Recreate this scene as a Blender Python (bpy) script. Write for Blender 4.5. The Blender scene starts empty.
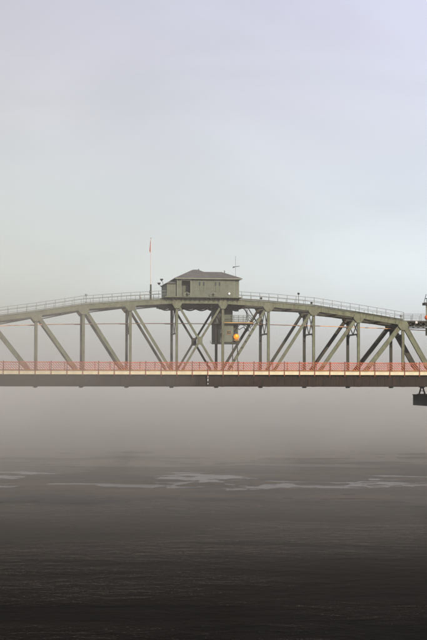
import bpy, math, random
from mathutils import Vector, Matrix, noise
R = math.radians
random.seed(7)
S = bpy.context.scene
COL = S.collection

# ------------------------------------------------------------------ camera
cam = bpy.data.objects.new('camera', bpy.data.cameras.new('camera'))
COL.objects.link(cam)
cam.data.sensor_fit = 'VERTICAL'; cam.data.sensor_height = 36.0
cam.data.lens = 36.0 * 1448 / 640
cam.data.clip_start = 1.0; cam.data.clip_end = 20000
cam.location = (0, 0, 15)
cam.rotation_euler = (Matrix.Rotation(R(90 + 2.29), 4, 'X') @ Matrix.Rotation(R(0.12), 4, 'Z')).to_euler()
S.camera = cam

# ------------------------------------------------------------------ world, sun, exposure
SUN_EL, SUN_AZ = 24.0, 150.0        # azimuth from +Y, clockwise: behind the camera, to the right
W = bpy.data.worlds.new('World'); S.world = W; W.use_nodes = True
nt = W.node_tree; nt.nodes.clear()
def N(t, typ, **kw):
    n = t.nodes.new(typ)
    for k, v in kw.items(): setattr(n, k, v)
    return n
sky = N(nt, 'ShaderNodeTexSky', sky_type='NISHITA', sun_disc=False)
sky.sun_elevation = R(SUN_EL); sky.sun_rotation = R(SUN_AZ); sky.air_density = 1.0; sky.dust_density = 3.0
geo = N(nt, 'ShaderNodeTexCoord')
sep = N(nt, 'ShaderNodeSeparateXYZ'); nt.links.new(geo.outputs['Generated'], sep.inputs[0])
ramp = N(nt, 'ShaderNodeValToRGB'); cr = ramp.color_ramp
# thin overcast: pale blue-green low down, lavender grey higher up (linear, x10)
stops = [(0.00, (.60, .625, .60)), (0.074, (.775, .81, .79)), (0.122, (.71, .735, .75)), (0.19, (.69, .685, .74)),
         (0.25, (.68, .665, .765)), (1.0, (.45, .45, .52))]
cr.elements[0].position = stops[0][0]; cr.elements[0].color = stops[0][1] + (1,)
cr.elements[1].position = stops[-1][0]; cr.elements[1].color = stops[-1][1] + (1,)
for p, c in stops[1:-1]:
    e = cr.elements.new(p); e.color = c + (1,)
nt.links.new(sep.outputs['Z'], ramp.inputs[0])
mp = N(nt, 'ShaderNodeMapping'); mp.inputs['Scale'].default_value = (3.5, 3.5, 9)
nt.links.new(geo.outputs['Generated'], mp.inputs[0])
cn = N(nt, 'ShaderNodeTexNoise'); cn.inputs['Scale'].default_value = 1.6; cn.inputs['Detail'].default_value = 5
cn.inputs['Distortion'].default_value = .6
nt.links.new(mp.outputs[0], cn.inputs['Vector'])
cm = N(nt, 'ShaderNodeMapRange'); cm.inputs['From Min'].default_value = .3; cm.inputs['From Max'].default_value = .7
cm.inputs['To Min'].default_value = 9.45; cm.inputs['To Max'].default_value = 10.55
nt.links.new(cn.outputs[0], cm.inputs[0])
sc_ = N(nt, 'ShaderNodeVectorMath', operation='SCALE')
# the cloud thins towards the right, low down
az = N(nt, 'ShaderNodeMapRange', interpolation_type='SMOOTHSTEP'); az.inputs['From Min'].default_value = -.25; az.inputs['From Max'].default_value = .3
az.inputs['To Min'].default_value = .95; az.inputs['To Max'].default_value = 1.22
nt.links.new(sep.outputs['X'], az.inputs[0])
tint = N(nt, 'ShaderNodeValToRGB'); tr = tint.color_ramp        # warm grey cloud to the left, bluer to the right
tr.elements[0].position = .35; tr.elements[0].color = (.98, .98, .945, 1); tr.elements[1].position = .65; tr.elements[1].color = (.955, .985, 1.05, 1)
tm = N(nt, 'ShaderNodeMath', operation='ADD'); tm.inputs[1].default_value = .5; nt.links.new(sep.outputs['X'], tm.inputs[0]); nt.links.new(tm.outputs[0], tint.inputs[0])
azm = N(nt, 'ShaderNodeMath', operation='MULTIPLY'); nt.links.new(az.outputs[0], azm.inputs[0]); nt.links.new(cm.outputs[0], azm.inputs[1]); cm = azm
tmul = N(nt, 'ShaderNodeVectorMath', operation='MULTIPLY'); nt.links.new(ramp.outputs[0], tmul.inputs[0]); nt.links.new(tint.outputs[0], tmul.inputs[1])
nt.links.new(tmul.outputs[0], sc_.inputs[0]); nt.links.new(cm.outputs[0], sc_.inputs['Scale'])
mixw = N(nt, 'ShaderNodeMix', data_type='RGBA'); mixw.inputs[0].default_value = .9
nt.links.new(sky.outputs[0], mixw.inputs[6]); nt.links.new(sc_.outputs[0], mixw.inputs[7])
bg = N(nt, 'ShaderNodeBackground'); bg.inputs['Strength'].default_value = 0.1
nt.links.new(mixw.outputs[2], bg.inputs['Color'])
wo = N(nt, 'ShaderNodeOutputWorld'); nt.links.new(bg.outputs[0], wo.inputs['Surface'])

sl = bpy.data.lights.new('sun', 'SUN'); sl.energy = 2.6; sl.angle = R(0.5); sl.color = (1, .90, .74)
sun = bpy.data.objects.new('sun', sl); COL.objects.link(sun)
d = Vector((math.sin(R(SUN_AZ)) * math.cos(R(SUN_EL)), math.cos(R(SUN_AZ)) * math.cos(R(SUN_EL)), math.sin(R(SUN_EL))))
sun.rotation_euler = d.to_track_quat('Z', 'Y').to_euler(); sun.location = (60, -60, 90)
S.view_settings.view_transform = 'Standard'; S.view_settings.look = 'None'
S.view_settings.exposure = 0.0; S.view_settings.gamma = 1.0
S.cycles.use_denoising = True
S.cycles.volume_bounces = 2
S.cycles.max_bounces = 8
S.cycles.transparent_max_bounces = 32

# ------------------------------------------------------------------ materials
def steel(name, col, var=.25, rust=.12, rough=.6, scale=1.0, rustcol=(.12, .055, .03), spec=.35):
    m = bpy.data.materials.new(name); m.use_nodes = True
    t = m.node_tree; b = t.nodes['Principled BSDF']
    tc = N(t, 'ShaderNodeTexCoord')
    n1 = N(t, 'ShaderNodeTexNoise'); n1.inputs['Scale'].default_value = .9 * scale; n1.inputs['Detail'].default_value = 8
    n1.inputs['Roughness'].default_value = .65
    t.links.new(tc.outputs['Object'], n1.inputs['Vector'])
    mr = N(t, 'ShaderNodeMapRange'); mr.inputs['From Min'].default_value = .3; mr.inputs['From Max'].default_value = .7
    mr.inputs['To Min'].default_value = 1 - var; mr.inputs['To Max'].default_value = 1 + var
    t.links.new(n1.outputs[0], mr.inputs[0])
    vm = N(t, 'ShaderNodeVectorMath', operation='SCALE'); vm.inputs[0].default_value = col
    t.links.new(mr.outputs[0], vm.inputs['Scale'])
    mpn = N(t, 'ShaderNodeMapping'); mpn.inputs['Scale'].default_value = (2.6 * scale, 2.6 * scale, .45 * scale)
    t.links.new(tc.outputs['Object'], mpn.inputs[0])
    n2 = N(t, 'ShaderNodeTexNoise'); n2.inputs['Scale'].default_value = 1.4; n2.inputs['Detail'].default_value = 9
    n2.inputs['Roughness'].default_value = .7
    t.links.new(mpn.outputs[0], n2.inputs['Vector'])
    r2 = N(t, 'ShaderNodeMapRange'); r2.inputs['From Min'].default_value = .62 - rust; r2.inputs['From Max'].default_value = .78 - rust
    r2.inputs['To Max'].default_value = .75
    t.links.new(n2.outputs[0], r2.inputs[0])
    mx = N(t, 'ShaderNodeMix', data_type='RGBA')
    t.links.new(r2.outputs[0], mx.inputs[0]); t.links.new(vm.outputs[0], mx.inputs[6]); mx.inputs[7].default_value = rustcol + (1,)
    t.links.new(mx.outputs[2], b.inputs['Base Color'])
    b.inputs['Roughness'].default_value = rough; b.inputs['Specular IOR Level'].default_value = spec
    bp = N(t, 'ShaderNodeBump'); bp.inputs['Strength'].default_value = .35; bp.inputs['Distance'].default_value = .03
    t.links.new(n2.outputs[0], bp.inputs['Height']); t.links.new(bp.outputs[0], b.inputs['Normal'])
    return m
M = dict(
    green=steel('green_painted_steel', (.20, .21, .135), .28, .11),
    green_far=steel('green_painted_steel_shaded', (.062, .063, .046), .3, .13),  # same green paint, darkened to stand for shade on far truss and bracing
    girder=steel('brown_black_girder_steel', (.034, .024, .016), .35, .12, .75, rustcol=(.07, .035, .02)),  # brown-black paint, darkened further for the shade under the deck overhang
    under=steel('dark_underdeck_steel', (.035, .032, .028), .3, .1, .8),  # plain dark tone for deck underside, joists and hoses
    cream=steel('cream_painted_fascia', (.86, .74, .50), .10, -.02, .5, rustcol=(.55, .38, .2)),
    red=steel('red_lead_painted_bars', (.68, .16, .07), .25, .0, .6),
    redbrown=steel('brown_red_posts', (.30, .08, .035), .25, .05, .7),
    rust=steel('orange_rusty_rail', (.42, .17, .055), .3, .1, .7),
    galv=steel('grey_galvanised_pipe', (.30, .31, .29), .2, .0, .45),
    wall=steel('green_grey_house_boards', (.195, .205, .155), .2, .08, .7, rustcol=(.14, .13, .08)),
    walldark=steel('shaded_recess_boards', (.14, .14, .12), .2, .05, .8),  # house boards with the porch's shade put in the colour; stair door too
    door=steel('grey_green_door_paint', (.15, .165, .115), .15, .03, .6),
    roof=steel('brown_roof_shingle', (.16, .148, .135), .25, .1, .85, rustcol=(.07, .06, .05)),
    trim=steel('pale_green_trim', (.34, .35, .25), .1, .0, .6),
    cabin=steel('grey_cabin_panel', (.20, .21, .16), .18, .05, .6),
    cabindark=steel('dark_cabin_steel', (.075, .078, .055), .25, .1, .7),
    grate=steel('orange_edge_plate', (.55, .33, .12), .25, .02, .6),
    white=steel('white_enamel', (.80, .74, .70), .08, -.08, .4),
    pinkpole=steel('pinkish_white_pole', (.82, .72, .68), .08, -.08, .5),
    flag=steel('faded_red_cloth', (.60, .30, .28), .2, -.05, .9),
    orange=steel('orange_float_plastic', (.80, .17, .05), .1, -.08, .45),
    cable=steel('orange_cable_sheath', (.95, .52, .27), .12, -.1, .5),
    concrete=steel('dark_concrete', (.075, .068, .062), .3, .12, .85, scale=.7, rustcol=(.04, .035, .03)),  # dark concrete tone with darker mottling
    asphalt=steel('asphalt', (.05, .05, .05), .2, .0, .9, rustcol=(.04, .04, .04)),
    dark=steel('black_iron', (.03, .03, .028), .2, .05, .6),
)
def glass_mat():
    m = bpy.data.materials.new('dark_window_glass'); m.use_nodes = True
    b = m.node_tree.nodes['Principled BSDF']; b.inputs['Base Color'].default_value = (.05, .055, .06, 1); b.inputs['Roughness'].default_value = .08
    return m
def glow(name, col, st):
    m = bpy.data.materials.new(name); m.use_nodes = True
    b = m.node_tree.nodes['Principled BSDF']; b.inputs['Base Color'].default_value = col + (1,)
    b.inputs['Emission Color'].default_value = col + (1,); b.inputs['Emission Strength'].default_value = st
    b.inputs['Roughness'].default_value = .3
    return m
M['glass'] = glass_mat()
M['amber'] = glow('lit_amber_lens', (1, .30, .01), .65)
M['ambercore'] = glow('lit_amber_bulb', (1, .50, .04), .85)
M['lit'] = glow('lit_white_lens', (1, .93, .82), 1.0)

# ------------------------------------------------------------------ mesh helpers
class MB:
    """collects boxes, bars, tubes; build() links them as ONE mesh object"""
    def __init__(s): s.v = []; s.f = []
    def poly(s, vs, fs):
        k = len(s.v); s.v += [Vector(p) for p in vs]; s.f += [tuple(i + k for i in f) for f in fs]; return s
    def box(s, x0, x1, y0, y1, z0, z1):
        return s.poly([(x0, y0, z0), (x1, y0, z0), (x1, y1, z0), (x0, y1, z0), (x0, y0, z1), (x1, y0, z1), (x1, y1, z1), (x0, y1, z1)],
                      [(3, 2, 1, 0), (4, 5, 6, 7), (0, 1, 5, 4), (1, 2, 6, 5), (2, 3, 7, 6), (3, 0, 4, 7)])
    def bar(s, a, b, w, d, shift=(0, 0), side=None):
        """box from a to b: w in the plane across the member, d along y (or the given side vector)"""
        a = Vector(a); b = Vector(b); t = (b - a).normalized()
        sd = Vector(side or (0, 1, 0)); sd = (sd - t * sd.dot(t))
        if sd.length < 1e-4: sd = Vector((1, 0, 0))
        sd.normalize(); u = t.cross(sd).normalized()
        o = u * shift[0] + sd * shift[1]
        c = []
        for p in (a, b):
            for i, j in ((-1, -1), (1, -1), (1, 1), (-1, 1)): c.append(p + o + u * (i * w / 2) + sd * (j * d / 2))
        return s.poly(c, [(3, 2, 1, 0), (4, 5, 6, 7), (0, 1, 5, 4), (1, 2, 6, 5), (2, 3, 7, 6), (3, 0, 4, 7)])
    def tube(s, pts, r, n=6, r1=None):
        pts = [Vector(p) for p in pts]; k = len(s.v); m = len(pts)
        for i, p in enumerate(pts):
            t = (pts[min(i + 1, m - 1)] - pts[max(i - 1, 0)]).normalized()
            u = t.cross(Vector((0, 0, 1)))
            if u.length < .01: u = t.cross(Vector((1, 0, 0)))
            u.normalize(); v = t.cross(u)
            rr = r if r1 is None else r + (r1 - r) * i / (m - 1)
            for j in range(n):
                an = 2 * math.pi * j / n; s.v.append(p + u * math.cos(an) * rr + v * math.sin(an) * rr)
        for i in range(m - 1):
            for j in range(n):
                s.f.append((k + i * n + j, k + i * n + (j + 1) % n, k + (i + 1) * n + (j + 1) % n, k + (i + 1) * n + j))
        s.f.append(tuple(k + j for j in range(n))[::-1]); s.f.append(tuple(k + (m - 1) * n + j for j in range(n)))
        return s
    def lathe(s, prof, c=(0, 0, 0), axis='z', n=14):
        """prof: (radius, height) pairs"""
        k = len(s.v); c = Vector(c)
        for r, h in prof:
            for j in range(n):
                an = 2 * math.pi * j / n; p = (r * math.cos(an), r * math.sin(an), h)
                if axis == 'y': p = (p[0], p[2], p[1])
                if axis == 'x': p = (p[2], p[0], p[1])
                s.v.append(c + Vector(p))
        for i in range(len(prof) - 1):
            for j in range(n):
                s.f.append((k + i * n + j, k + i * n + (j + 1) % n, k + (i + 1) * n + (j + 1) % n, k + (i + 1) * n + j))
        s.f.append(tuple(k + j for j in range(n))[::-1]); s.f.append(tuple(k + (len(prof) - 1) * n + j for j in range(n)))
        return s
    def torus(s, c, R_, r, axis='y', n=20, m=8):
        k = len(s.v); c = Vector(c)
        for i in range(n):
            a = 2 * math.pi * i / n
            for j in range(m):
                b = 2 * math.pi * j / m; q = (math.cos(a) * (R_ + r * math.cos(b)), math.sin(a) * (R_ + r * math.cos(b)), r * math.sin(b))
                if axis == 'y': q = (q[0], q[2], q[1])
                s.v.append(c + Vector(q))
        for i in range(n):
            for j in range(m):
                s.f.append((k + i * m + j, k + ((i + 1) % n) * m + j, k + ((i + 1) % n) * m + (j + 1) % m, k + i * m + (j + 1) % m))
        return s
    def build(s, name, mat, parent=None, origin=(0, 0, 0), smooth=False):
        o = Vector(origin)
        me = bpy.data.meshes.new(name); me.from_pydata([v - o for v in s.v], [], s.f); me.update()
        import bmesh
        bm = bmesh.new(); bm.from_mesh(me); bmesh.ops.recalc_face_normals(bm, faces=bm.faces); bm.to_mesh(me); bm.free()
        if mat: me.materials.append(mat)
        if smooth:
            for p in me.polygons: p.use_smooth = True
        ob = bpy.data.objects.new(name, me); COL.objects.link(ob)
        if parent: ob.parent = parent
        return ob

ANG = R(7.85)
BR = Matrix.Translation((0, 250, 0)) @ Matrix.Rotation(ANG, 4, 'Z')    # bridge axes: x along it, y across (0 = near truss), z up
def tag(o, label=None, cat=None, group=None, kind=None):
    for k, v in (('label', label), ('category', cat), ('group', group), ('kind', kind)):
        if v: o[k] = v
    return o
def thing(name, label, cat, base, group=None):
    o = bpy.data.objects.new(name, None); COL.objects.link(o); o.empty_display_size = .5
    o.location = BR @ Vector(base); o.rotation_euler = (0, 0, ANG)
    o['origin'] = list(base)
    return tag(o, label, cat, group)
def part(mb, name, mat, root, smooth=False):                        # geometry given in bridge axes, hung under its thing
    return mb.build(name, M[mat] if isinstance(mat, str) else mat, root, origin=list(root['origin']), smooth=smooth)
def sub(mb, name, mat, par, root, smooth=False):
    return mb.build(name, M[mat], par, origin=list(root['origin']), smooth=smooth)
def again(src, root, base):
    """a copy of a thing with copies of its parts and sub-parts"""
    c = src.copy(); COL.objects.link(c); c.location = BR @ Vector(base); c['origin'] = list(base)
    for ch in src.children:
        k = ch.copy(); COL.objects.link(k); k.parent = c
        for g in ch.children:
            q = g.copy(); COL.objects.link(q); q.parent = k
    return c

# ------------------------------------------------------------------ water, mud, riverbed
def water_mat():
    m = bpy.data.materials.new('river_water'); m.use_nodes = True
    t = m.node_tree; b = t.nodes['Principled BSDF']
    pass
    tc = N(t, 'ShaderNodeTexCoord')
    hs = []
    for sc, sx, amp, det in ((.62, .8, .50, 5), (.05, .5, .5, 3), (2.4, .9, .24, 3)):
        mpn = N(t, 'ShaderNodeMapping'); mpn.inputs['Scale'].default_value = (sx, 1, 1); mpn.inputs['Rotation'].default_value = (0, 0, R(6))
        t.links.new(tc.outputs['Object'], mpn.inputs[0])
        n = N(t, 'ShaderNodeTexNoise'); n.inputs['Scale'].default_value = sc; n.inputs['Detail'].default_value = det
        n.inputs['Roughness'].default_value = .6; n.inputs['Distortion'].default_value = .4
        t.links.new(mpn.outputs[0], n.inputs['Vector'])
        k = N(t, 'ShaderNodeMath', operation='MULTIPLY'); k.inputs[1].default_value = amp
        if amp != .5:       # sharpen the crests
            a_ = N(t, 'ShaderNodeMath', operation='SUBTRACT'); a_.inputs[1].default_value = .5; t.links.new(n.outputs[0], a_.inputs[0])
            b_ = N(t, 'ShaderNodeMath', operation='ABSOLUTE'); t.links.new(a_.outputs[0], b_.inputs[0])
            c_ = N(t, 'ShaderNodeMath', operation='SUBTRACT'); c_.inputs[0].default_value = 1; t.links.new(b_.outputs[0], c_.inputs[1]); n = c_
        t.links.new(n.outputs[0], k.inputs[0]); hs.append(k)
    a1 = N(t, 'ShaderNodeMath', operation='ADD'); t.links.new(hs[0].outputs[0], a1.inputs[0]); t.links.new(hs[2].outputs[0], a1.inputs[1])
    # calm slicks: broad noise lowers the ripple height
    r = N(t, 'ShaderNodeMapRange'); r.inputs['From Min'].default_value = .2; r.inputs['From Max'].default_value = .3
    r.inputs['To Min'].default_value = .45; r.inputs['To Max'].default_value = 1.0
    t.links.new(hs[1].outputs[0], r.inputs[0])
    a2 = N(t, 'ShaderNodeMath', operation='MULTIPLY'); t.links.new(a1.outputs[0], a2.inputs[0]); t.links.new(r.outputs[0], a2.inputs[1])
    bp = N(t, 'ShaderNodeBump'); bp.inputs['Strength'].default_value = 1.0; bp.inputs['Distance'].default_value = .16
    t.links.new(a2.outputs[0], bp.inputs['Height'])
    # silty water: dark brown body, weak tinted surface gloss by true Fresnel
    df = N(t, 'ShaderNodeBsdfDiffuse'); df.inputs['Color'].default_value = (.002, .0017, .0013, 1)
    gl = N(t, 'ShaderNodeBsdfGlossy'); gl.inputs['Color'].default_value = (.95, .84, .74, 1); gl.inputs['Roughness'].default_value = .13
    fr = N(t, 'ShaderNodeFresnel'); fr.inputs['IOR'].default_value = 1.33
    mx = N(t, 'ShaderNodeMixShader')
    for q in (df, gl, fr): t.links.new(bp.outputs[0], q.inputs['Normal'])
    pw = N(t, 'ShaderNodeMath', operation='POWER'); pw.inputs[1].default_value = 4.3     # wave faces hide one another at steeper views
    t.links.new(fr.outputs[0], pw.inputs[0]); t.links.new(pw.outputs[0], mx.inputs[0]); t.links.new(df.outputs[0], mx.inputs[1]); t.links.new(gl.outputs[0], mx.inputs[2])
    t.links.new(mx.outputs[0], t.nodes['Material Output'].inputs['Surface']); t.nodes.remove(b)
    return m
w = MB(); w.poly([(-1495, -145, 0), (1495, -145, 0), (1495, 3190, 0), (-1495, 3190, 0)], [(0, 1, 2, 3)])
tag(w.build('water', water_mat()), kind='structure')

# mudflats showing at low tide under the bridge, with still pools left in them
def mud_mat():
    m = bpy.data.materials.new('wet_mud'); m.use_nodes = True
    t = m.node_tree; b = t.nodes['Principled BSDF']
    tc = N(t, 'ShaderNodeTexCoord')
    n = N(t, 'ShaderNodeTexNoise'); n.inputs['Scale'].default_value = .22; n.inputs['Detail'].default_value = 10; n.inputs['Roughness'].default_value = .72
    mpn = N(t, 'ShaderNodeMapping'); mpn.inputs['Scale'].default_value = (.3, 1, 1)
    t.links.new(tc.outputs['Object'], mpn.inputs[0]); t.links.new(mpn.outputs[0], n.inputs['Vector'])
    c = N(t, 'ShaderNodeValToRGB'); c.color_ramp.elements[0].position = .3; c.color_ramp.elements[0].color = (.010, .008, .005, 1)
    c.color_ramp.elements[1].position = .72; c.color_ramp.elements[1].color = (.066, .044, .024, 1)
    n3 = N(t, 'ShaderNodeTexNoise'); n3.inputs['Scale'].default_value = .11; n3.inputs['Detail'].default_value = 5; t.links.new(mpn.outputs[0], n3.inputs['Vector'])
    ad = N(t, 'ShaderNodeMath', operation='MULTIPLY_ADD'); ad.inputs[1].default_value = 2.2; ad.inputs[2].default_value = -.62; t.links.new(n3.outputs[0], ad.inputs[0])
    av = N(t, 'ShaderNodeMath', operation='ADD'); t.links.new(ad.outputs[0], av.inputs[0]); t.links.new(n.outputs[0], av.inputs[1])
    hf = N(t, 'ShaderNodeMath', operation='MULTIPLY'); hf.inputs[1].default_value = .5; t.links.new(av.outputs[0], hf.inputs[0])
    t.links.new(hf.outputs[0], c.inputs[0]); t.links.new(c.outputs[0], b.inputs['Base Color'])
    b.inputs['Roughness'].default_value = .75; b.inputs['Specular IOR Level'].default_value = .2
    bp = N(t, 'ShaderNodeBump'); bp.inputs['Distance'].default_value = .12; bp.inputs['Strength'].default_value = .8
    t.links.new(n.outputs[0], bp.inputs['Height']); t.links.new(bp.outputs[0], b.inputs['Normal'])
    return m
def pool_mat():
    m = bpy.data.materials.new('still_pool_water'); m.use_nodes = True
    b = m.node_tree.nodes['Principled BSDF']; b.inputs['Base Color'].default_value = (.02, .017, .014, 1)
    b.inputs['Roughness'].default_value = .2; b.inputs['IOR'].default_value = 1.33; b.inputs['Specular IOR Level'].default_value = .12
    t = m.node_tree; tc = N(t, 'ShaderNodeTexCoord'); n = N(t, 'ShaderNodeTexNoise'); n.inputs['Scale'].default_value = .9; n.inputs['Detail'].default_value = 4
    bp = N(t, 'ShaderNodeBump'); bp.inputs['Distance'].default_value = .12
    t.links.new(tc.outputs['Object'], n.inputs['Vector']); t.links.new(n.outputs[0], bp.inputs['Height']); t.links.new(bp.outputs[0], b.inputs['Normal'])
    return m
POOLS = [(-8.5, 200, 8, 4.5), (-4.5, 207, 6, 6), (-2, 216, 6, 6), (-31, 199, 4.5, 7), (4.6, 198, 3.2, 5), (8.0, 204, 3.2, 5), (18, 201, 7, 3.5), (26, 207, 9, 3.5), (33, 216, 10, 3)]
def mud_h(x, y):
    # bars lying along the stream, ragged and broken by channels
    near = 173 + 7 * noise.noise(Vector((x * .035, 3.1, 0))) + 3 * noise.noise(Vector((x * .17, 9.1, 0)))
    far = 262 + 26 * noise.noise(Vector((x * .022, 7.7, 0))) + 9 * noise.noise(Vector((x * .11, 2.7, 0)))
    e = min((y - near) / 16, (far - y) / 34, 1.0)
    h = -.01 + .30 * noise.fractal(Vector((x * .055 + .5 * noise.noise(Vector((x * .05, y * .06, 0))), y * .12 + .35 * noise.noise(Vector((x * .09, y * .05, 5))), 1.5)), .8, 2.1, 7)
    h += .16 * e - (.10 if e > 0 else 0) + (y < 215) * .0 + .10 * max(0, 1 - abs(y - 192) / 22)
    h += .05 * noise.noise(Vector((x * .35, y * 1.1, 8.8))) + .045 * noise.noise(Vector((x * 1.1, y * 1.6, 2.2)))
    h += .045
    if e < 0: h += e * .35
    for px, py, rx, ry in POOLS:
        q = ((x - px) / rx) ** 2 + ((y - py) / ry) ** 2
        q += 1.9 * noise.fractal(Vector((x * .22, y * .42, 4.2)), .8, 2.0, 5)
        if q < 1.4: h -= (1.4 - q) * .2
    return max(h, -.6)
nx, ny = 520, 300
x0, x1, y0, y1 = -80, 100, 158, 305
vs = []; fs = []
for j in range(ny + 1):
    for i in range(nx + 1):
        x = x0 + (x1 - x0) * i / nx; y = y0 + (y1 - y0) * (j / ny) ** 1.25
        edge = min((x - x0) / 6, (x1 - x) / 6, 1); h = mud_h(x, y)
        if edge < 1: h -= (1 - edge) * 1.2
        vs.append((x, y, max(h, -.8)))
for j in range(ny):
    for i in range(nx):
        k = j * (nx + 1) + i
        if max(vs[k][2], vs[k + 1][2], vs[k + nx + 2][2], vs[k + nx + 1][2]) > -.05: fs.append((k, k + 1, k + nx + 2, k + nx + 1))
mm = MB(); mm.v = [Vector(v) for v in vs]; mm.f = fs
tag(mm.build('mudflat', mud_mat(), smooth=True), kind='structure')
# the sheet of still water lying among the mud
pl = MB(); pl.poly([(-79, 188, .004), (99, 188, .004), (99, 231, .004), (-79, 231, .004)], [(0, 1, 2, 3)])
tag(pl.build('pool_water', pool_mat()), kind='structure')

# ------------------------------------------------------------------ the bridge
P = 8.0; WID = 8.2
def sk(k): return -30.38 + P * k
TOPZ = {-1: 24.73, 0: 25.85, 1: 27.1, 2: 27.75, 3: 28.25, 4: 28.25, 5: 27.8, 6: 27.15, 7: 26.0, 8: 24.75}
BZ = 14.7
END_L, END_R = -44.0, 39.4
br = thing('lift_bridge', 'long green steel truss bridge span with curved top chord crossing above the misty river', 'bridge', (0, 0, 14))
def member(a, b, w, d, y):
    """riveted box member: recessed webs between two flange plates"""
    m = MB(); a = Vector((a[0], y, a[1])); b = Vector((b[0], y, b[1]))
    m.bar(a, b, w - .10, d - .12)
    m.bar(a, b, .07, d, (w / 2 - .035, 0)); m.bar(a, b, .07, d, (-w / 2 + .035, 0))
    L = (b - a).length; t = (b - a) / L; k = int(L / 1.3)
    for i in range(1, k):       # batten plates
        c = a + t * (L * i / k); m.bar(c - t * .13, c + t * .13, w - .16, d - .06)
    return m
def wdt(k): return {-2: .8, -1: .76, 0: .60, 1: .48, 2: .44, 3: .42, 4: .44, 5: .48, 6: .60, 7: .76, 8: .8}[k]
for side in (0, 1):
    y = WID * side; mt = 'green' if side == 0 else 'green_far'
    # chord segments, node to node
    for k in range(-1, 8):
        a = (sk(k), TOPZ[k]); b = (sk(k + 1), TOPZ[k + 1])
        c = MB(); A = Vector((a[0], y, a[1])); B = Vector((b[0], y, b[1])); h = .88
        c.bar(A, B, h - .1, .56)
        c.bar(A, B, .07, .86, (-(h / 2 - .02), 0)); c.bar(A, B, .09, .78, (h / 2 - .03, 0))
        tt = (B - A).normalized(); L = (B - A).length
        for i in range(1, 6):
            q = A + tt * (L * i / 6); c.bar(q - tt * .05, q + tt * .05, h - .18, .70)
        o = part(c, 'top_chord', mt, br)
    # splice plates over the chord joints and gussets below
    for k in range(-1, 9):
        s, z = sk(k), TOPZ[k]
        g = MB()
        hw = .98 if k not in (3, 4) else .85
        for f in (-1, 1):
            yy = y + f * .43
            pts = [(s - hw, z - .42), (s - hw * .92, z - .62), (s - .36, z - 1.3), (s + .36, z - 1.3), (s + hw * .92, z - .62), (s + hw, z - .42), (s + hw * .6, z + .3), (s - hw * .6, z + .3)]
            n = len(pts); v = [(p[0], yy - .02, p[1]) for p in pts] + [(p[0], yy + .02, p[1]) for p in pts]
            g.poly(v, [tuple(range(n))[::-1], tuple(range(n, 2 * n))] + [(i, (i + 1) % n, n + (i + 1) % n, n + i) for i in range(n)])
            for i in range(4):   # rivet heads along the edge
                for px_, pz_ in ((s - .3, z - .75 - .16 * i), (s + .3, z - .75 - .16 * i)):
                    g.box(px_ - .022, px_ + .022, yy + f * .02 - .012, yy + f * .02 + .012, pz_ - .022, pz_ + .022)
        part(g, 'gusset_plate', mt, br)
    for k in range(0, 8 + 1):
        part(member((sk(k), TOPZ[k] - .5), (sk(k), BZ), .44 if k not in (3, 4) else .42, .50, y), 'truss_vertical', mt, br)
    part(member((sk(-1), TOPZ[-1] - .5), (sk(-1), BZ), .5, .5, y), 'truss_vertical', mt, br)
    for k in range(-1, 3):
        part(member((sk(k), TOPZ[k]), (sk(k + 1), BZ), wdt(k), .46, y), 'truss_diagonal', mt, br)
    for k in range(5, 9):
        part(member((sk(k), TOPZ[k]), (sk(k - 1), BZ), wdt(k - 1), .46, y), 'truss_diagonal', mt, br)
    part(member((sk(8), TOPZ[8]), (END_R, BZ), .85, .6, y), 'end_post', mt, br)
    part(member((sk(-1), TOPZ[-1]), (END_L, BZ), .85, .6, y), 'end_post', mt, br)
    # crossed braces of the middle panel, with the plate where they cross
    za, zb = TOPZ[3] - .3, BZ; cx, cz = (sk(3) + sk(4)) / 2, (TOPZ[3] - .3 + BZ) / 2 + .1
    for p in ((sk(3), za), (sk(4), za), (sk(3), zb), (sk(4), zb)):
        m = MB(); q = Vector((p[0], y, p[1])); c = Vector((cx, y, cz))
        m.bar(q, c, .30, .34); m.bar(q, c, .06, .42, (.14, 0)); m.bar(q, c, .06, .42, (-.14, 0)); part(m, 'cross_brace', mt, br)
    m = MB(); m.box(cx - .43, cx + .43, y - .24, y - .20, cz - .7, cz + .68); m.box(cx - .43, cx + .43, y + .20, y + .24, cz - .7, cz + .68)
    m.box(cx - .38, cx + .38, y - .19, y + .19, cz - .64, cz + .62)
    part(m, 'cross_plate', mt, br)
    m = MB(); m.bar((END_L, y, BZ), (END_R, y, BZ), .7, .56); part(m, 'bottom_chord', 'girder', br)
# sway frames between the trusses, top struts, laterals
for k in range(-1, 9):
    s, zt = sk(k), TOPZ[k]
    zb = {-1: 22.6, 8: 22.6}.get(k, 22.7)
    m = MB()
    m.bar((s, .25, zb), (s, WID - .25, zb), .26, .22, side=(1, 0, 0)); m.bar((s, .25, zt - .9), (s, WID - .25, zt - .9), .3, .3, side=(1, 0, 0))
    if zt - .9 - zb > 1.6:
        nb = 2
        for i in range(nb):
            ya = .25 + (WID - .5) * i / nb; yb = .25 + (WID - .5) * (i + 1) / nb
            m.bar((s, ya, zb), (s, yb, zt - .9), .13, .13, side=(1, 0, 0)); m.bar((s, yb, zb), (s + .02, ya, zt - .9), .13, .13, side=(1, 0, 0))
    for yy, f in ((.25, 1), (WID - .25, -1)):
        m.bar((s, yy, zb - 1.2), (s, yy + f * 1.2, zb - .1), .12, .12, side=(1, 0, 0))
    part(m, 'sway_frame', 'green_far', br)
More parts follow.
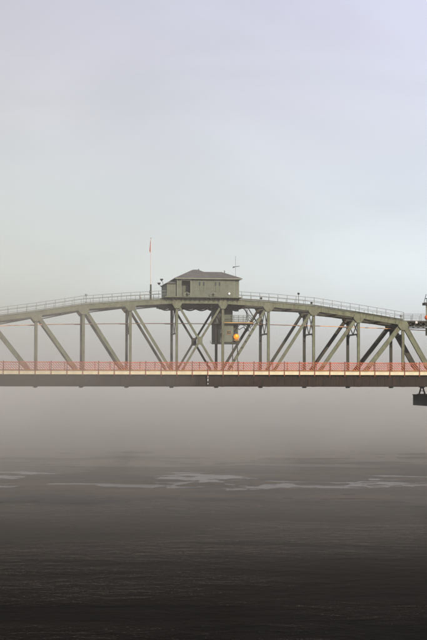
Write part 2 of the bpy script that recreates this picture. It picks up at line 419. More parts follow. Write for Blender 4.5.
for k in range(-1, 8):
    m = MB(); s0, s1, z0, z1 = sk(k), sk(k + 1), TOPZ[k] - .45, TOPZ[k + 1] - .45
    m.bar((s0 + .4, .4, z0), (s1 - .4, WID - .4, z1), .18, .2); m.bar((s0 + .4, WID - .4, z0 - .25), (s1 - .4, .4, z1 - .25), .18, .2)
    sm, zm = (s0 + s1) / 2, (z0 + z1) / 2; m.bar((sm, .3, zm), (sm, WID - .3, zm), .25, .3, side=(1, 0, 0))
    part(m, 'lateral_brace', 'green_far', br)
m = MB()      # deep framing that carries the machinery house
for yy in (1.2, 3.1, 5.1, 7.0): m.box(-9.2, 5.2, yy - .15, yy + .15, 27.2, 28.35)
for i in range(9): m.box(-9.1 + 1.77 * i - .12, -9.1 + 1.77 * i + .12, .7, 7.6, 27.35 - .12 * (i % 3), 28.3)
part(m, 'machinery_girder', 'green_far', br)
m = MB()      # slack hoses looped beneath it
for yy in (1.5, 6.6):
    pts = []
    for i in range(57):
        s_ = -8.8 + 14.2 * i / 56; pts.append((s_, yy, 27.22 - .30 * abs(math.sin(s_ * 1.5 + yy))))
    m.tube(pts, .13, 6)
part(m, 'looped_hose', 'under', br)
m = MB(); A = Vector((sk(5), -.25, TOPZ[5])); B = Vector((sk(4), -.25, BZ)); tt = (B - A).normalized()
for i in range(9):
    q = A + tt * (2.6 + i * 1.25); m = MB(); m.box(q.x - .22, q.x + .12, -.34, -.232, q.z - .09, q.z + .09); part(m, 'step', 'green_far', br)
# catwalk planking laid on both chords
for side in (0, 1):
    y = WID * side
    for k in range(-1, 8):
        m = MB(); A = Vector((sk(k), y, TOPZ[k] + .60)); B = Vector((sk(k + 1), y, TOPZ[k + 1] + .60))
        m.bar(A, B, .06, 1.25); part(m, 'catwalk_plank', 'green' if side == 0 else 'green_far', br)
# floor: side girders, floor beams, stringers, deck
DL, DR = -56.0, 60.0
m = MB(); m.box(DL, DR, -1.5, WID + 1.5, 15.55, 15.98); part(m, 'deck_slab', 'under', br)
m = MB(); m.box(DL, DR, 1.0, WID - 1.0, 15.984, 16.04); part(m, 'roadway', 'asphalt', br)
for yy in (-1.15, WID + 1.15):
    for i in range(14):
        a = DL + 8.2 * i + .01; b = a + 8.18
        m = MB(); m.box(a, b, yy - .02, yy + .02, 13.62, 15.50); m.box(a, b, yy - .22, yy + .22, 13.5, 13.6); m.box(a, b, yy - .22, yy + .22, 15.42, 15.53)
        for j in range(1, 6): m.box(a + 1.36 * j - .04, a + 1.36 * j + .04, yy - .07, yy + .07, 13.61, 15.41)
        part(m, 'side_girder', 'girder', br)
for k in range(-2, 10):
    s = sk(k) if k < 9 else END_R
    m = MB(); m.box(s - .2, s + .2, -1.1, WID + 1.1, 13.9, 15.5)
    part(m, 'floor_beam', 'under', br)
    for y in (0, WID):
        m = MB(); m.box(s - .3, s + .3, y - .28, y + .28, 13.22 + .25 * (y == 0), 13.88); m.box(s - .4, s + .4, y - .34, y + .34, 13.32 + .25 * (y == 0), 13.41 + .25 * (y == 0))
        part(m, 'hanger_shoe', 'under', br)
m = MB()
for yy in (1.4, 2.8, 4.1, 5.4, 6.8): m.box(DL, DR, yy - .12, yy + .12, 14.75, 15.5)
part(m, 'stringer', 'under', br)
BAY = P / 3; S0 = sk(0) - .15
i0, i1 = -9, 32
for yy, f in ((-1.62, -1), (WID + 1.62, 1)):
    first = None
    for i in range(i0, i1):
        if first is None:
            m = MB(); m.box(0.05, BAY - .05, yy - .05, yy + .05, 15.56, 16.08); m.box(.03, BAY - .03, yy - .09, yy + .09, 16.085, 16.14)
            first = part(m, 'fascia_panel', 'cream', br); first.location.x = 0
            o = first
        else:
            o = first.copy(); COL.objects.link(o)
        o.location.x = S0 + BAY * i
for nm, yy in (('near', -1.62), ('far', WID + 1.62)):
    rr = thing('road_railing', 'red roadside railing of slanting bars above the cream band on the near side' if nm == 'near' else 'red three-rail roadside railing on the far side of the deck, behind the slanting bars', 'railing', (S0 + BAY * i0, yy, 16.2), 'railings along the road deck')
    b0 = Vector(rr['origin'])
    post = pan = None
    for i in range(i0, i1 + 1):
        if post is None:
            m = MB(); m.box(b0.x - .06, b0.x + .06, yy - .17, yy - .055, 15.3, 17.82); m.box(b0.x - .09, b0.x + .09, yy - .19, yy - .04, 17.82, 17.87)
            post = part(m, 'post', 'redbrown', rr); p = post
        else: p = post.copy(); COL.objects.link(p)
        p.location.x = BAY * (i - i0)
        if i == i1: break
        if pan is None:
            m = MB(); a = b0.x + .07; b = b0.x + BAY - .07; z0, z1 = 16.38, 17.62
            n = 6 if nm == 'near' else 0; run = 1.2
            st = (b - a) / 6
            if n == 0:
                for zz in (16.75, 17.2): m.box(a, b, yy - .02, yy + .02, zz, zz + .05)
            for j in range(-4, n + 1) if n else ():      # slanting bars, clipped to the frame
                xa = a + st * (j + .2); xb = xa + run * 1.0
                za, zb = z1, z0
                if xa < a: za = z1 - (a - xa) / run * (z1 - z0); xa = a
                if xb > b: zb = z0 + (xb - b) / run * (z1 - z0); xb = b
                if za - zb < .08 or xa >= b: continue
                m.bar((xa, yy, za), (xb, yy, zb), .105, .05)
            m.box(a, b, yy - .045, yy + .045, 17.62, 17.70)
            pan = part(m, 'lattice_panel', 'red', rr)
            q = MB(); q.box(a, b, yy - .05, yy + .05, 16.22, 16.38); bot = part(q, 'bottom_rail', 'rust', rr)
            p = pan; q = bot
        else:
            p = pan.copy(); COL.objects.link(p); q = bot.copy(); COL.objects.link(q)
        p.location.x = BAY * (i - i0); q.location.x = BAY * (i - i0)

# catwalk hand railings on the chords
def chord_z(s):
    k = max(-1, min(7, int(math.floor((s - sk(0)) / P)))); t = (s - sk(k)) / P
    return TOPZ[k] + (TOPZ[k + 1] - TOPZ[k]) * t
for nm, yy in (('near', -.55), ('far', WID + .55)):
    cr_ = thing('catwalk_railing', 'thin grey pipe handrail following the curve of the %s top chord' % nm, 'railing', (sk(-1), yy, TOPZ[-1] + .6), 'pipe handrails on top of the truss')
    step = P / 5; tot = 45
    for i in range(tot + 1):
        s = sk(-1) + step * i; z = chord_z(s) + .55
        if -8.0 < s < 3.9: continue
        if nm == 'near' and False: continue
        m = MB(); m.tube([(s, yy, z), (s, yy, z + 1.28)], .045, 6); part(m, 'post', 'galv', cr_)
    for seg in ((-1, 0), (0, 1), (1, 2), (2, 3), (4, 5), (5, 6), (6, 7), (7, 8)):
        for h in (.72, 1.28):
            a, b = sk(seg[0]), sk(seg[1])
            if seg == (2, 3): b = -8.35
            if seg == (4, 5): a = 4.4
            m = MB(); m.tube([(a, yy, chord_z(a) + .55 + h), (b, yy, chord_z(b) + .55 + h)], .042, 6); part(m, 'rail', 'galv', cr_)

# ------------------------------------------------------------------ machinery house on top of the span
HB = 28.86
hs = thing('machinery_house', 'green grey boarded machinery house with brown hipped roof standing on top of the bridge', 'house', (-2.2, 4, HB))
m = MB(); m.box(-8.6, 4.75, -1.3, WID + 1.2, 28.80, 28.94)
part(m, 'floor_platform', 'green', hs)
m = MB()
for xx in [-8 + .82 * i for i in range(16)]: m.box(xx - .06, xx + .06, -1.0, WID + .9, 28.45, 28.795)
part(m, 'joist', 'under', hs)
Y0, Y1 = -.85, WID + .6; F0 = 28.945
def walls(m, x0, x1, z1, skip=()):
    pass
# annex at the left end
m = MB(); m.box(-8.15, -6.45, Y0 + .35, Y1, F0, 31.2)
aw = part(m, 'wall', 'wall', hs); aw['label'] = 'pale wall of the low annex'
m = MB()
for i in range(6): m.box(-8.05 + .3 * i, -8.01 + .3 * i, Y0 + .325, Y0 + .348, F0 + .1, 31.1)
sub(m, 'batten', 'trim', aw, hs)
m = MB()   # low hipped annex roof
e = .3
m.poly([(-8.15 - e, Y0 + .35 - e, 31.2), (-6.2, Y0 + .35 - e, 31.2), (-6.2, Y1 + e, 31.2), (-8.15 - e, Y1 + e, 31.2),
        (-7.7, Y0 + 1.1, 31.62), (-6.2, Y0 + 1.1, 31.66), (-6.2, Y1 - 1, 31.66), (-7.7, Y1 - 1, 31.62)],
       [(3, 2, 1, 0), (4, 5, 6, 7), (0, 1, 5, 4), (1, 2, 6, 5), (2, 3, 7, 6), (3, 0, 4, 7)])
part(m, 'annex_roof', 'roof', hs)
# main block: back, ends, and a front with a recessed porch between x=-5.7 and -4.1
ZT = 32.0
def wall_boards(x0, x1, y, nm, z0=F0, z1=ZT, mat='wall', d=.12):
    m = MB(); m.box(x0, x1, y, y + d, z0, z1); w_ = part(m, nm, mat, hs)
    m = MB(); n = max(2, int((x1 - x0) / .42))
    for i in range(1, n): xx = x0 + (x1 - x0) * i / n; m.box(xx - .022, xx + .022, y - .022, y - .002, z0 + .05, z1 - .05)
    sub(m, 'batten', 'wall', w_, hs)
    return w_
wall_boards(-6.4, -5.72, Y0, 'wall')
wall_boards(-4.08, 3.45, Y0, 'wall')
wall_boards(3.52, 4.30, Y0 + .12, 'wall')
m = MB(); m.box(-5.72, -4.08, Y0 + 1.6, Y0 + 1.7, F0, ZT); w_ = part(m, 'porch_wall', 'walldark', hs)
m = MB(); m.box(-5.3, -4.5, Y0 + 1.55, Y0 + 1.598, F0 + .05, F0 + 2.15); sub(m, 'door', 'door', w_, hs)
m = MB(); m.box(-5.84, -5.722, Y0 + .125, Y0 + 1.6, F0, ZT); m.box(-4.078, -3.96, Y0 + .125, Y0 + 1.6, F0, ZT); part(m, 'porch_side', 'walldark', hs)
m = MB(); m.box(-6.4, -6.28, Y0 + .13, Y1 - .13, F0, ZT); m.box(4.18, 4.30, Y0 + .25, Y1 - .13, F0, ZT); m.box(-6.4, 4.3, Y1 - .12, Y1, F0, ZT); part(m, 'wall', 'wall', hs)
m = MB(); m.box(3.45, 3.52, Y0 - .03, Y0 + .2, F0, ZT); m.box(4.28, 4.36, Y0 + .09, Y0 + .2, F0, ZT); m.box(-4.14, -4.06, Y0 - .04, Y0 - .003, F0, ZT); m.box(-5.76, -5.68, Y0 - .04, Y0 - .003, F0, ZT); m.box(-6.46, -6.38, Y0 - .04, Y0 - .003, F0, ZT)
part(m, 'corner_board', 'trim', hs)
m = MB(); m.box(-5.76, -4.06, Y0 - .02, Y0 + .1, 31.7, 32.0); part(m, 'porch_header', 'trim', hs)
# roof: hip with a higher left part
def hip(x0, x1, y0, y1, ze, xa, xb, yr, zr, nm, th=.14):
    m = MB()
    v = [(x0, y0, ze), (x1, y0, ze), (x1, y1, ze), (x0, y1, ze), (xa, yr, zr), (xb, yr, zr),
         (x0, y0, ze - th), (x1, y0, ze - th), (x1, y1, ze - th), (x0, y1, ze - th)]
    m.poly(v, [(0, 1, 5, 4), (1, 2, 5), (2, 3, 4, 5), (3, 0, 4), (9, 8, 7, 6), (0, 6, 7, 1), (1, 7, 8, 2), (2, 8, 9, 3), (3, 9, 6, 0)])
    # courses of shingles: thin lips running along the front and back slopes
    r_ = part(m, nm, 'roof', hs)
    m = MB()
    for i in range(1, 7):
        t = i / 7.0
        for ya in (y0, y1):
            a = Vector((x0 + (xa - x0) * t, ya + (yr - ya) * t, ze + (zr - ze) * t + .012)); b = Vector((x1 + (xb - x1) * t, a.y, a.z)); m.bar(a, b, .03, .05)
    sub(m, 'shingle_course', 'roof', r_, hs)
    return r_
hip(-6.85, 4.85, Y0 - .5, Y1 + .5, 32.16, -1.6, 2.0, 4.1, 33.62, 'roof')
hip(-6.8, 1.2, Y0 - .1, Y1 + .1, 32.2, -3.1, -2.2, 4.0, 33.98, 'roof')
m = MB(); m.box(-6.85, 4.85, Y0 - .58, Y0 - .51, 31.98, 32.12); part(m, 'gutter', 'trim', hs)
m = MB(); m.tube([(-2.1, 4, 33.9), (-2.1, 4, 34.1)], .09); part(m, 'ridge_vent', 'dark', hs)
m = MB(); m.tube([(2.4, 3.4, 33.3), (2.4, 3.4, 33.85)], .07); part(m, 'stove_pipe', 'dark', hs)
# paired shutters / windows on the front
def leaf(x0, x1, z0, z1):
    m = MB(); m.box(x0, x1, Y0 - .05, Y0 - .026, z0, z1); p = part(m, 'door', 'door', hs)
    m = MB(); m.box(x0 + .07, x1 - .07, Y0 - .056, Y0 - .0505, (z0 + z1) / 2 + .1, z1 - .1); sub(m, 'pane', 'glass', p, hs)
    m = MB(); m.box(x0 - .05, x0 - .003, Y0 - .07, Y0 - .024, z0, z1 + .05); m.box(x1 + .003, x1 + .05, Y0 - .07, Y0 - .024, z0, z1 + .05); m.box(x0 - .003, x1 + .003, Y0 - .07, Y0 - .024, z1 + .003, z1 + .05); sub(m, 'frame', 'trim', p, hs)
for x in (-2.75, -2.05, .0, .7): leaf(x, x + .42, 29.9, 31.6)
for x in (-7.6,): 
    m = MB(); m.box(x, x + .7, Y0 + .3, Y0 + .32, 29.6, 30.8); p = part(m, 'shutter', 'wall', hs)

# small machines parked on the ledge in front of the house
def winch(base, label):
    t = thing('hand_winch', label, 'winch', base, 'small winches on the ledge of the house')
    x, y, z = base
    m = MB(); m.box(x - .55, x + .55, y - .18, y + .18, z, z + .08); part(m, 'base_plate', 'dark', t)
    m = MB(); m.torus((x - .32, y, z + .36), .24, .045); part(m, 'hand_wheel', 'trim', t)
    m = MB(); m.torus((x + .32, y, z + .36), .24, .045); part(m, 'hand_wheel', 'trim', t)
    m = MB(); m.lathe([(.1, -.12), (.16, -.1), (.16, .1), (.1, .12)], (x, y, z + .4), 'x', 10); part(m, 'drum', 'dark', t)
    m = MB(); m.bar((x - .5, y, z + .08), (x - .1, y, z + .75), .06, .06); m.bar((x + .5, y, z + .08), (x + .1, y, z + .75), .06, .06); m.box(x - .15, x + .15, y - .04, y + .04, z + .72, z + .79); part(m, 'frame', 'trim', t)
winch((-4.75, Y0 - .25, 28.945), 'small winch with two hand wheels in front of the dark porch of the house')
winch((-.2, Y0 - .25, 28.945), 'small winch with two hand wheels below the right-hand pair of doors')
t = thing('wall_lamp', 'small lit white lamp near the foot of the house wall', 'lamp', (2.6, Y0, 29.45))
m = MB(); m.box(2.5, 2.7, Y0 - .12, Y0 - .003, 29.4, 29.7); part(m, 'bracket', 'dark', t)
m = MB(); m.lathe([(.02, -.30), (.12, -.26), (.17, -.18), (.12, -.12)], (2.6, Y0, 29.52), 'y', 12); part(m, 'lens', 'lit', t, True)
# floodlights at the left corner
def flood(base, h, arm, label):
    t = thing('floodlight', label, 'floodlight', base, 'floodlights at the left corner of the house')
    x, y, z = base
    m = MB(); m.tube([(x, y, z), (x, y, z + h * .7), (x + arm, y, z + h)], .04); part(m, 'stem', 'dark', t)
    m = MB(); m.lathe([(.08, -.02), (.16, .06), (.30, .26), (.30, .32), (.24, .34)], (x + arm, y, z + h), 'z', 12); part(m, 'lamp_head', 'dark', t)
flood((-8.75, .3, 30.6), 1.1, -.25, 'dark floodlight on a short stem at the house corner, higher of two')
flood((-8.9, -.2, 30.1), .9, -.6, 'dark floodlight leaning out at the house corner, lower of two')
m = MB(); m.bar((-8.15, .3, 30.7), (-8.9, .1, 30.55), .08, .08); m.bar((-8.15, -.2, 30.2), (-8.95, -.2, 30.15), .08, .08); part(m, 'lamp_arm', 'dark', hs)
# antenna
t = thing('antenna', 'thin antenna mast with a wind vane bar above the right end of the roof', 'antenna', (4.3, 3, 32.2))
m = MB(); m.tube([(4.3, 3, 32.2), (4.3, 3, 36.4)], .035, 5); part(m, 'mast', 'galv', t)
m = MB(); m.tube([(3.85, 3, 34.42), (5.0, 3, 34.62)], .05, 5); part(m, 'vane', 'dark', t)
m = MB(); m.poly([(3.8, 3, 34.2), (4.15, 2.99, 34.35), (4.15, 3, 34.6), (3.8, 3.01, 34.55), (3.8, 3.03, 34.2), (4.15, 3.02, 34.35), (4.15, 3.03, 34.6), (3.8, 3.04, 34.55)], [(0, 1, 2, 3), (7, 6, 5, 4), (0, 4, 5, 1), (1, 5, 6, 2), (2, 6, 7, 3), (3, 7, 4, 0)]); part(m, 'tail_fin', 'galv', t)
# flagpole
t = thing('flagpole', 'tall pale pinkish flagpole with limp red flag, left of the house', 'flagpole', (-10.8, 1, 28.4))
m = MB(); m.tube([(-10.8, 1, 28.4), (-10.8, 1, 31.1)], .15, 8); m.box(-11.05, -10.55, .75, 1.25, 28.35, 28.5); part(m, 'pole_base', 'cabindark', t)
m = MB(); m.box(-11.0, -10.9, .9, 1.1, 29.6, 30.1); part(m, 'cleat_box', 'dark', t)
m = MB(); m.tube([(-10.8, 1, 31.1), (-10.8, 1, 39.0)], .09, 8, .055); part(m, 'pole', 'pinkpole', t)
m = MB(); m.lathe([(.02, -.1), (.09, -.05), (.09, .05), (.02, .1)], (-10.8, 1, 39.1), n=8); part(m, 'finial', 'trim', t)
m = MB(); vs = []; fs = []
for j in range(9):
    for i in range(5):
        z = 38.75 - .25 * j; wv = (.04 + .028 * j) * (i / 4)
        vs.append((-10.86 - wv * .95 * (1 if j < 8 else .5), 1 + .09 * math.sin(i * 1.9 + j * .5), z - .12 * (i / 4)))
for j in range(8):
    for i in range(4): k = j * 5 + i; fs.append((k, k + 1, k + 6, k + 5))
m.poly(vs, fs); fo = part(m, 'flag', 'flag', t)
sd = fo.modifiers.new('thick', 'SOLIDIFY'); sd.thickness = .02

# ------------------------------------------------------------------ operator's cabin hung in the truss
cb = thing('operator_cabin', 'dark green operator cabin with railed balcony hung inside the truss below the house', 'cabin', (2.5, 4, 20.9))
yf = 1.4; yb = 6.4
m = MB(); m.box(.55, 4.75, yf, yb, 20.95, 21.2); part(m, 'floor', 'cabindark', cb)
m = MB(); m.box(.62, 2.05, yf + .1, yf + .2, 21.2, 24.35); m.box(.55, .67, yf + .2, yb, 21.2, 24.35); m.box(.67, 4.6, yb - .1, yb, 21.2, 24.35); m.box(3.7, 4.5, yf + .55, yf + .65, 21.2, 24.35); m.box(4.5, 4.6, yf + .55, yb - .1, 21.2, 24.35)
part(m, 'wall', 'cabindark', cb)
m = MB(); m.box(2.08, 3.7, yf - .02, yf + .14, 21.25, 24.3); p = part(m, 'front_panel', 'cabin', cb)
m = MB(); m.box(2.6, 3.2, yf - .08, yf - .03, 22.55, 23.2); sub(m, 'window', 'glass', p, cb)
m = MB()
for x0_, x1_, z0_, z1_ in ((2.55, 2.6, 22.5, 23.25), (3.2, 3.25, 22.5, 23.25), (2.6, 3.2, 22.5, 22.55), (2.6, 3.2, 23.2, 23.25), (2.87, 2.93, 22.55, 23.2)): m.box(x0_, x1_, yf - .11, yf - .022, z0_, z1_)
sub(m, 'frame', 'grate', p, cb)
m = MB(); m.box(1.05, 1.75, yf + .03, yf + .098, 21.25, 23.5); p = part(m, 'door', 'door', cb)
m = MB(); m.box(1.6, 1.66, yf - .03, yf + .028, 22.3, 22.45); sub(m, 'handle', 'galv', p, cb)
m = MB(); m.box(3.85, 4.4, yf + .48, yf + .548, 22.1, 23.3); part(m, 'side_window', 'glass', cb)
for x in (.75, 3.6, 4.45):
    m = MB(); m.box(x - .07, x + .07, yf + .2, yf + .34, 16.1, 20.95); part(m, 'support_leg', 'cabindark', cb)
m = MB(); m.box(.2, 7.1, yf - .75, yb + .4, 24.38, 24.6); pf = part(m, 'balcony_floor', 'cabindark', cb)
m = MB(); m.box(1.9, 7.1, yf - .80, yf - .755, 24.5, 24.68); sub(m, 'edge_plate', 'grate', pf, cb)
m = MB(); m.box(.4, 3.75, yf + 1.3, yb - .6, 24.6, 28.3); up = part(m, 'stair_enclosure', 'cabindark', cb)
m = MB(); m.box(.55, 1.2, yf + 1.22, yf + 1.298, 24.65, 27.0); sub(m, 'door', 'walldark', up, cb)
m = MB(); m.box(1.9, 3.3, yf + .7, yf + 1.298, 24.62, 25.9); part(m, 'equipment_locker', 'door', cb)
for i in range(7):
    x = 2.0 + i * .83
    m = MB(); m.tube([(x, yf - .68, 24.6), (x, yf - .68, 25.85)], .05); part(m, 'post', 'cabin', cb)
for h in (.42, .82, 1.25):
    m = MB(); m.tube([(1.95, yf - .68, 24.6 + h), (7.0, yf - .68, 24.6 + h)], .045); part(m, 'rail', 'cabin', cb)
    m = MB(); m.tube([(2.5, yb + .3, 24.6 + h), (7.0, yb + .3, 24.6 + h)], .045); part(m, 'rail', 'cabindark', cb)
m = MB(); m.bar((6.6, 5.8, 28.0), (8.7, 5.8, 24.7), .16, .16); m.bar((6.9, yf - .5, 24.4), (8.9, yf - .3, 26.2), .1, .1); m.bar((4.8, yf - .5, 24.38), (3.9, yf + .5, 22.9), .12, .12)
m.bar((5.2, yf, 24.3), (6.6, yf, 23.7), .12, .12); m.bar((6.6, yf, 23.7), (7.2, yf, 24.4), .12, .12)
part(m, 'bracket', 'cabindark', cb)
m = MB(); m.box(-.3, .55, yf + .4, yf + .5, 21.0, 21.1); m.tube([(-.3, yf + .45, 21.1), (-.3, yf + .45, 21.5)], .04); part(m, 'side_step', 'cabindark', cb)
m = MB()    # draped counterweight ropes and service pipes by the stair
for i in range(5):
    a = Vector((6.0 + .25 * i, 6.6, 27.6 - .1 * i)); b = Vector((8.6 - .3 * i, 6.9, 25.2 - .5 * i))
    m.tube([a, (a + b) / 2 + Vector((.35 - .2 * i, 0, -.5 + .1 * i)), b], .05, 5)
m.tube([(4.8, 6.9, 24.2), (5.6, 6.9, 23.6), (6.4, 6.9, 24.1), (6.9, 6.9, 23.2), (7.3, 6.9, 23.6)], .09, 6)
part(m, 'hanging_pipe', 'dark', cb)
bc = thing('beacon', 'round glowing orange beacon lamp on the front of the cabin', 'beacon', (4.15, 1.1, 21.5))
m = MB(); m.lathe([(.30, -.22), (.43, -.18), (.47, 0), (.43, .12), (.30, .14)], (4.15, 1.0, 22.15), 'y', 20); part(m, 'lens', 'amber', bc, True)
m = MB(); m.lathe([(.06, -.38), (.2, -.33), (.26, -.255)], (4.15, 1.0, 22.3), 'y', 12); part(m, 'bulb', 'ambercore', bc, True)
m = MB(); m.torus((4.15, 1.08, 22.15), .48, .05); part(m, 'rim', 'grate', bc)
m = MB()
for a_ in (-.28, 0, .28): m.bar((4.15 + a_, .74 + abs(a_) * .25, 21.7), (4.15 + a_, .74 + abs(a_) * .25, 22.62), .03, .03)
part(m, 'guard', 'rust', bc)
m = MB(); m.box(3.68, 4.62, .78, 1.35, 21.5, 21.62); m.box(4.0, 4.3, 1.15, 1.9, 21.3, 21.5); part(m, 'bracket', 'grate', bc)

# ------------------------------------------------------------------ orange cable through the truss
cbl = thing('signal_cable', 'thin orange cable running level through the whole truss below the top chord', 'cable', (-38, 7.6, 23.8))
pts = []
for i in range(61):
    s = -46 + 87 * i / 60; u = (s + 2.4) / 38; pts.append((s, 7.55, 24.62 - .75 * u * u))
m = MB(); m.tube(pts, .075, 6); part(m, 'cable', 'cable', cbl)
for k in range(-1, 9):
    s = sk(k); z = 24.62 - .75 * ((s + 2.4) / 38) ** 2
    m = MB(); m.box(s - 1.3, s + .25, 7.6, 7.7, z - .14, z - .07); m.box(s - .15, s + .15, 7.55, 7.95, z - .3, z + .02); part(m, 'bracket', 'dark', cbl)

# small lamps on the catwalk
def node_lamp(s, h, label, mat='dark'):
    y = -.25; z = chord_z(s) + .63
    t = thing('catwalk_lamp', label, 'lamp', (s, y, z), 'small lamps along the top chord')
    m = MB(); m.tube([(s, y, z), (s, y, z + h)], .06); m.box(s - .18, s + .18, y - .12, y + .12, z, z + .12); part(m, 'stem', 'galv', t)
    m = MB(); m.lathe([(.08, 0), (.2, .08), (.22, .26), (.1, .36)], (s, y, z + h), n=10); part(m, 'lamp_head', mat, t, True)
node_lamp(sk(1) + .4, 1.15, 'tall lamp on the top chord at the second vertical from the left', 'galv')
node_lamp(-12.7, .25, 'squat lamp on the top chord just left of the flagpole', 'white')
node_lamp(8.3, .15, 'dark squat lamp on the chord between house and the next vertical')
node_lamp(14.9, 1.5, 'tall thin lamp on the top chord right of the house, third vertical right')
node_lamp(17.2, .1, 'black squat lamp on the descending chord right of the house')
node_lamp(33.2, .3, 'squat lamp at the end corner of the top chord', 'galv')
# clearance gauge on the girder
t = thing('clearance_gauge', 'narrow board with two white marks hanging on the dark girder below the house', 'gauge', (-1.15, -1.5, 13.8))
m = MB(); m.box(-1.28, -1.02, -1.50, -1.45, 13.8, 15.42); part(m, 'board', 'girder', t)
for z0_, z1_ in ((14.45, 14.85), (13.9, 14.1), (15.05, 15.25)):
    m = MB(); m.box(-1.22, -1.08, -1.53, -1.503, z0_, z1_); part(m, 'mark', 'white', t)

# ------------------------------------------------------------------ right end: footbridge, signal mast, pier
fb = thing('access_footbridge', 'level steel footbridge with pipe rails leading off the right end of the top chord', 'footbridge', (33.6, 4, 25))
m = MB(); m.box(33.9, 50, 1.0, 7.4, 25.05, 25.2); part(m, 'floor', 'green_far', fb)
for yy in (.95, 7.45):
    m = MB(); m.box(33.7, 50, yy - .07, yy + .07, 24.95, 25.09 + .1); m.box(33.7, 50, yy - .07, yy + .07, 24.05, 24.2)
    for i in range(17):
        a = 33.8 + i * .95; m.bar((a, yy, 24.15), (a + .95, yy, 25.0), .09, .08); m.bar((a + .95, yy, 24.15), (a, yy + .01, 25.0), .09, .08)
    part(m, 'lattice_girder', 'green_far', fb)
    for i in range(11):
        a = 34.1 + 1.55 * i; m = MB(); m.tube([(a, yy, 25.2), (a, yy, 26.35)], .045); part(m, 'post', 'galv', fb)
    for h in (.6, 1.15):
        m = MB(); m.tube([(33.5, yy, 25.2 + h), (50, yy, 25.2 + h)], .042); part(m, 'rail', 'galv', fb)
m = MB()
for i in range(9): m.box(34.2 + 1.9 * i, 34.4 + 1.9 * i, 1.03, 7.37, 24.3, 24.9)
part(m, 'cross_beam', 'green_far', fb)
m = MB(); m.box(36.1, 36.5, .7, .85, 24.7, 25.1); part(m, 'lamp_box', 'white', fb)
sm = thing('signal_mast', 'cream signal mast with a dark railed lantern platform at the right edge', 'mast', (39.1, 2.2, 22.6))
x = 39.1
m = MB(); m.box(x - .5, x + .9, 1.6, 2.8, 25.2, 28.0); part(m, 'cabinet', 'cream', sm)
m = MB(); m.box(x - .6, x + .6, 1.7, 2.7, 22.6, 24.0); part(m, 'lower_box', 'trim', sm)
m = MB(); m.box(x - .25, x + .25, 2.0, 2.5, 23.9, 25.2); part(m, 'stem', 'dark', sm)
m = MB(); m.box(x - 1.05, x + 1.05, 1.3, 3.1, 28.0, 28.45); part(m, 'lantern_platform', 'dark', sm)
m = MB()
for xx in (x - .8, x + .8):
    for yy in (1.5, 2.9): m.bar((xx, yy, 28.45), (x + (xx - x) * .5, yy, 30.0), .08, .08)
m.torus((x, 2.2, 29.2), .75, .05, 'z'); part(m, 'lantern_frame', 'dark', sm)
m = MB(); m.lathe([(.4, 0), (.42, .8), (.2, 1.1)], (x, 2.2, 28.45)); part(m, 'lantern', 'galv', sm, True)
t = thing('life_float', 'orange red float hanging on the footbridge rail beside the cream mast', 'float', (38.3, 1.0, 25.2))
m = MB(); m.lathe([(.2, -.6), (.38, -.5), (.42, 0), (.38, .5), (.2, .6)], (38.45, .8, 25.75), 'x', 14); part(m, 'body', 'orange', t, True)
m = MB(); m.torus((38.45, .8, 25.75), .2, .04, 'y'); m.bar((38.45, .95, 26.3), (38.45, .8, 25.9), .05, .05); part(m, 'strap', 'dark', t)

def pier(sx, flip, label):
    pr = thing('bridge_pier', label, 'pier', (sx + 4 * flip, 4, -1), 'piers carrying the span')
    def bx(a, b, *r):
        m = MB(); lo, hi = sorted((sx + flip * a, sx + flip * b)); m.box(lo, hi, *r); return m
    part(bx(0, 8, -1.8, WID + 1.8, 10.1, 11.95), 'cap', 'concrete', pr)
    part(bx(-.1, 8.1, -1.9, WID + 1.9, 11.953, 12.1), 'cap_ledge', 'concrete', pr)
    for yy in (.6, WID - .6):
        m = MB(); m.lathe([(1.9, -1.5), (1.8, .5), (1.6, 2), (1.5, 10.12)], (sx + 4.6 * flip, yy, 0), n=24); part(m, 'column', 'concrete', pr, True)
    m = bx(3.9, 5.3, 1.6, WID - 1.6, 1.5, 4.5); part(m, 'web_wall', 'concrete', pr)
    for yy in (0, WID):
        m = MB(); c = sx + 1.2 * flip
        m.bar((c - .55, yy, 12.1), (c - .15, yy, 13.4), .16, .5); m.bar((c + .55, yy, 12.1), (c + .15, yy, 13.4), .16, .5)
        m.box(c - .8, c + .8, yy - .4, yy + .4, 12.1, 12.2); m.box(c - .35, c + .35, yy - .35, yy + .35, 12.65, 12.75); m.box(c - .5, c + .5, yy - .4, yy + .4, 13.35, 13.5)
        part(m, 'rocker_bearing', 'girder', pr)
pier(38.2, 1, 'dark concrete pier with rocker bearings under the right end of the span')
pier(-42.8, -1, 'dark concrete pier under the left end of the span, beyond the picture edge')

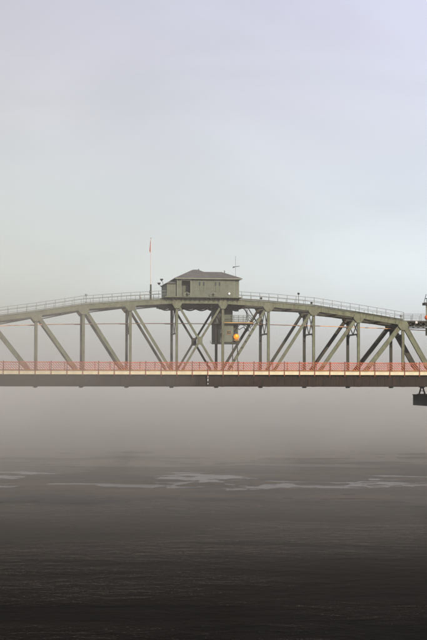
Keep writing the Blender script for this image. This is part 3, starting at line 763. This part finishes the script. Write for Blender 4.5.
# ------------------------------------------------------------------ air
def box_obj(name, x0, x1, y0, y1, z0, z1):
    m = MB(); m.box(x0, x1, y0, y1, z0, z1); o = m.build(name, None); return tag(o, kind='stuff')
hz = box_obj('haze', -1500, 1500, -150, 3200, -1.0, 41.0)
m = bpy.data.materials.new('haze_air'); m.use_nodes = True; t = m.node_tree; t.nodes.clear()
v = N(t, 'ShaderNodeVolumePrincipled'); v.inputs['Color'].default_value = (.96, .94, .905, 1); v.inputs['Density'].default_value = .00017
v.inputs['Anisotropy'].default_value = .0
o = N(t, 'ShaderNodeOutputMaterial'); t.links.new(v.outputs[0], o.inputs['Volume']); hz.data.materials.append(m)

def mist_mat(name, dens, col=(.875, .842, .775)):
    m = bpy.data.materials.new(name); m.use_nodes = True; t = m.node_tree; t.nodes.clear()
    v = N(t, 'ShaderNodeVolumePrincipled'); v.inputs['Color'].default_value = col + (1,); v.inputs['Density'].default_value = dens
    v.inputs['Anisotropy'].default_value = .0
    o = N(t, 'ShaderNodeOutputMaterial'); t.links.new(v.outputs[0], o.inputs['Volume']); return m
fbk = box_obj('fog_bank', -1480, 1480, 292, 3150, -.6, 34.0); fbk.data.materials.append(mist_mat('fog_bank_air', .0021, (.862, .852, .808)))
def mist(c, r, dens, rot=0):
    """a lens of mist lying on the river: thick in the middle, fading out towards its rim"""
    m = MB(); prof = [(max(.001, math.cos(a)) , math.sin(a)) for a in [R(-90 + 12 * i) for i in range(16)]]
    m.lathe(prof, n=36); m.v = [Vector((v.x * r[0], v.y * r[1], v.z * r[2])) for v in m.v]
    o = m.build('mist', mist_mat('mist_air', dens)); o.location = c; o.rotation_euler = (0, 0, rot); return tag(o, kind='stuff')
for c, rr, dn in (((0, 330, 0), (500, 235, 12), .0006), ((-60, 330, 0), (420, 205, 11), .0006), ((90, 340, 0), (400, 190, 12), .0006),
                  ((0, 415, 0), (560, 192, 15), .0016), ((-50, 400, 0), (300, 160, 17), .0016), ((40, 410, 0), (400, 152, 18), .0014), ((0, 430, 0), (420, 148, 16), .0016),
                  ((-28, 225, 0), (26, 36, 7), .0014), ((0, 232, 0), (14, 26, 8), .003),
                  ((4, 166, 0), (230, 54, 5), .0016), ((-30, 320, 12), (34, 26, 8), .003), ((-15, 284, 0), (95, 27, 6.5), .004)):
    mist(c, rr, dn, .1 * c[0] / 50)
mist((-62, 226, 17), (60, 14, 24), .009)
mist((-50, 232, 20), (34, 11, 16), .006)
mist((-14, 232, 27), (34, 9, 16), .006)
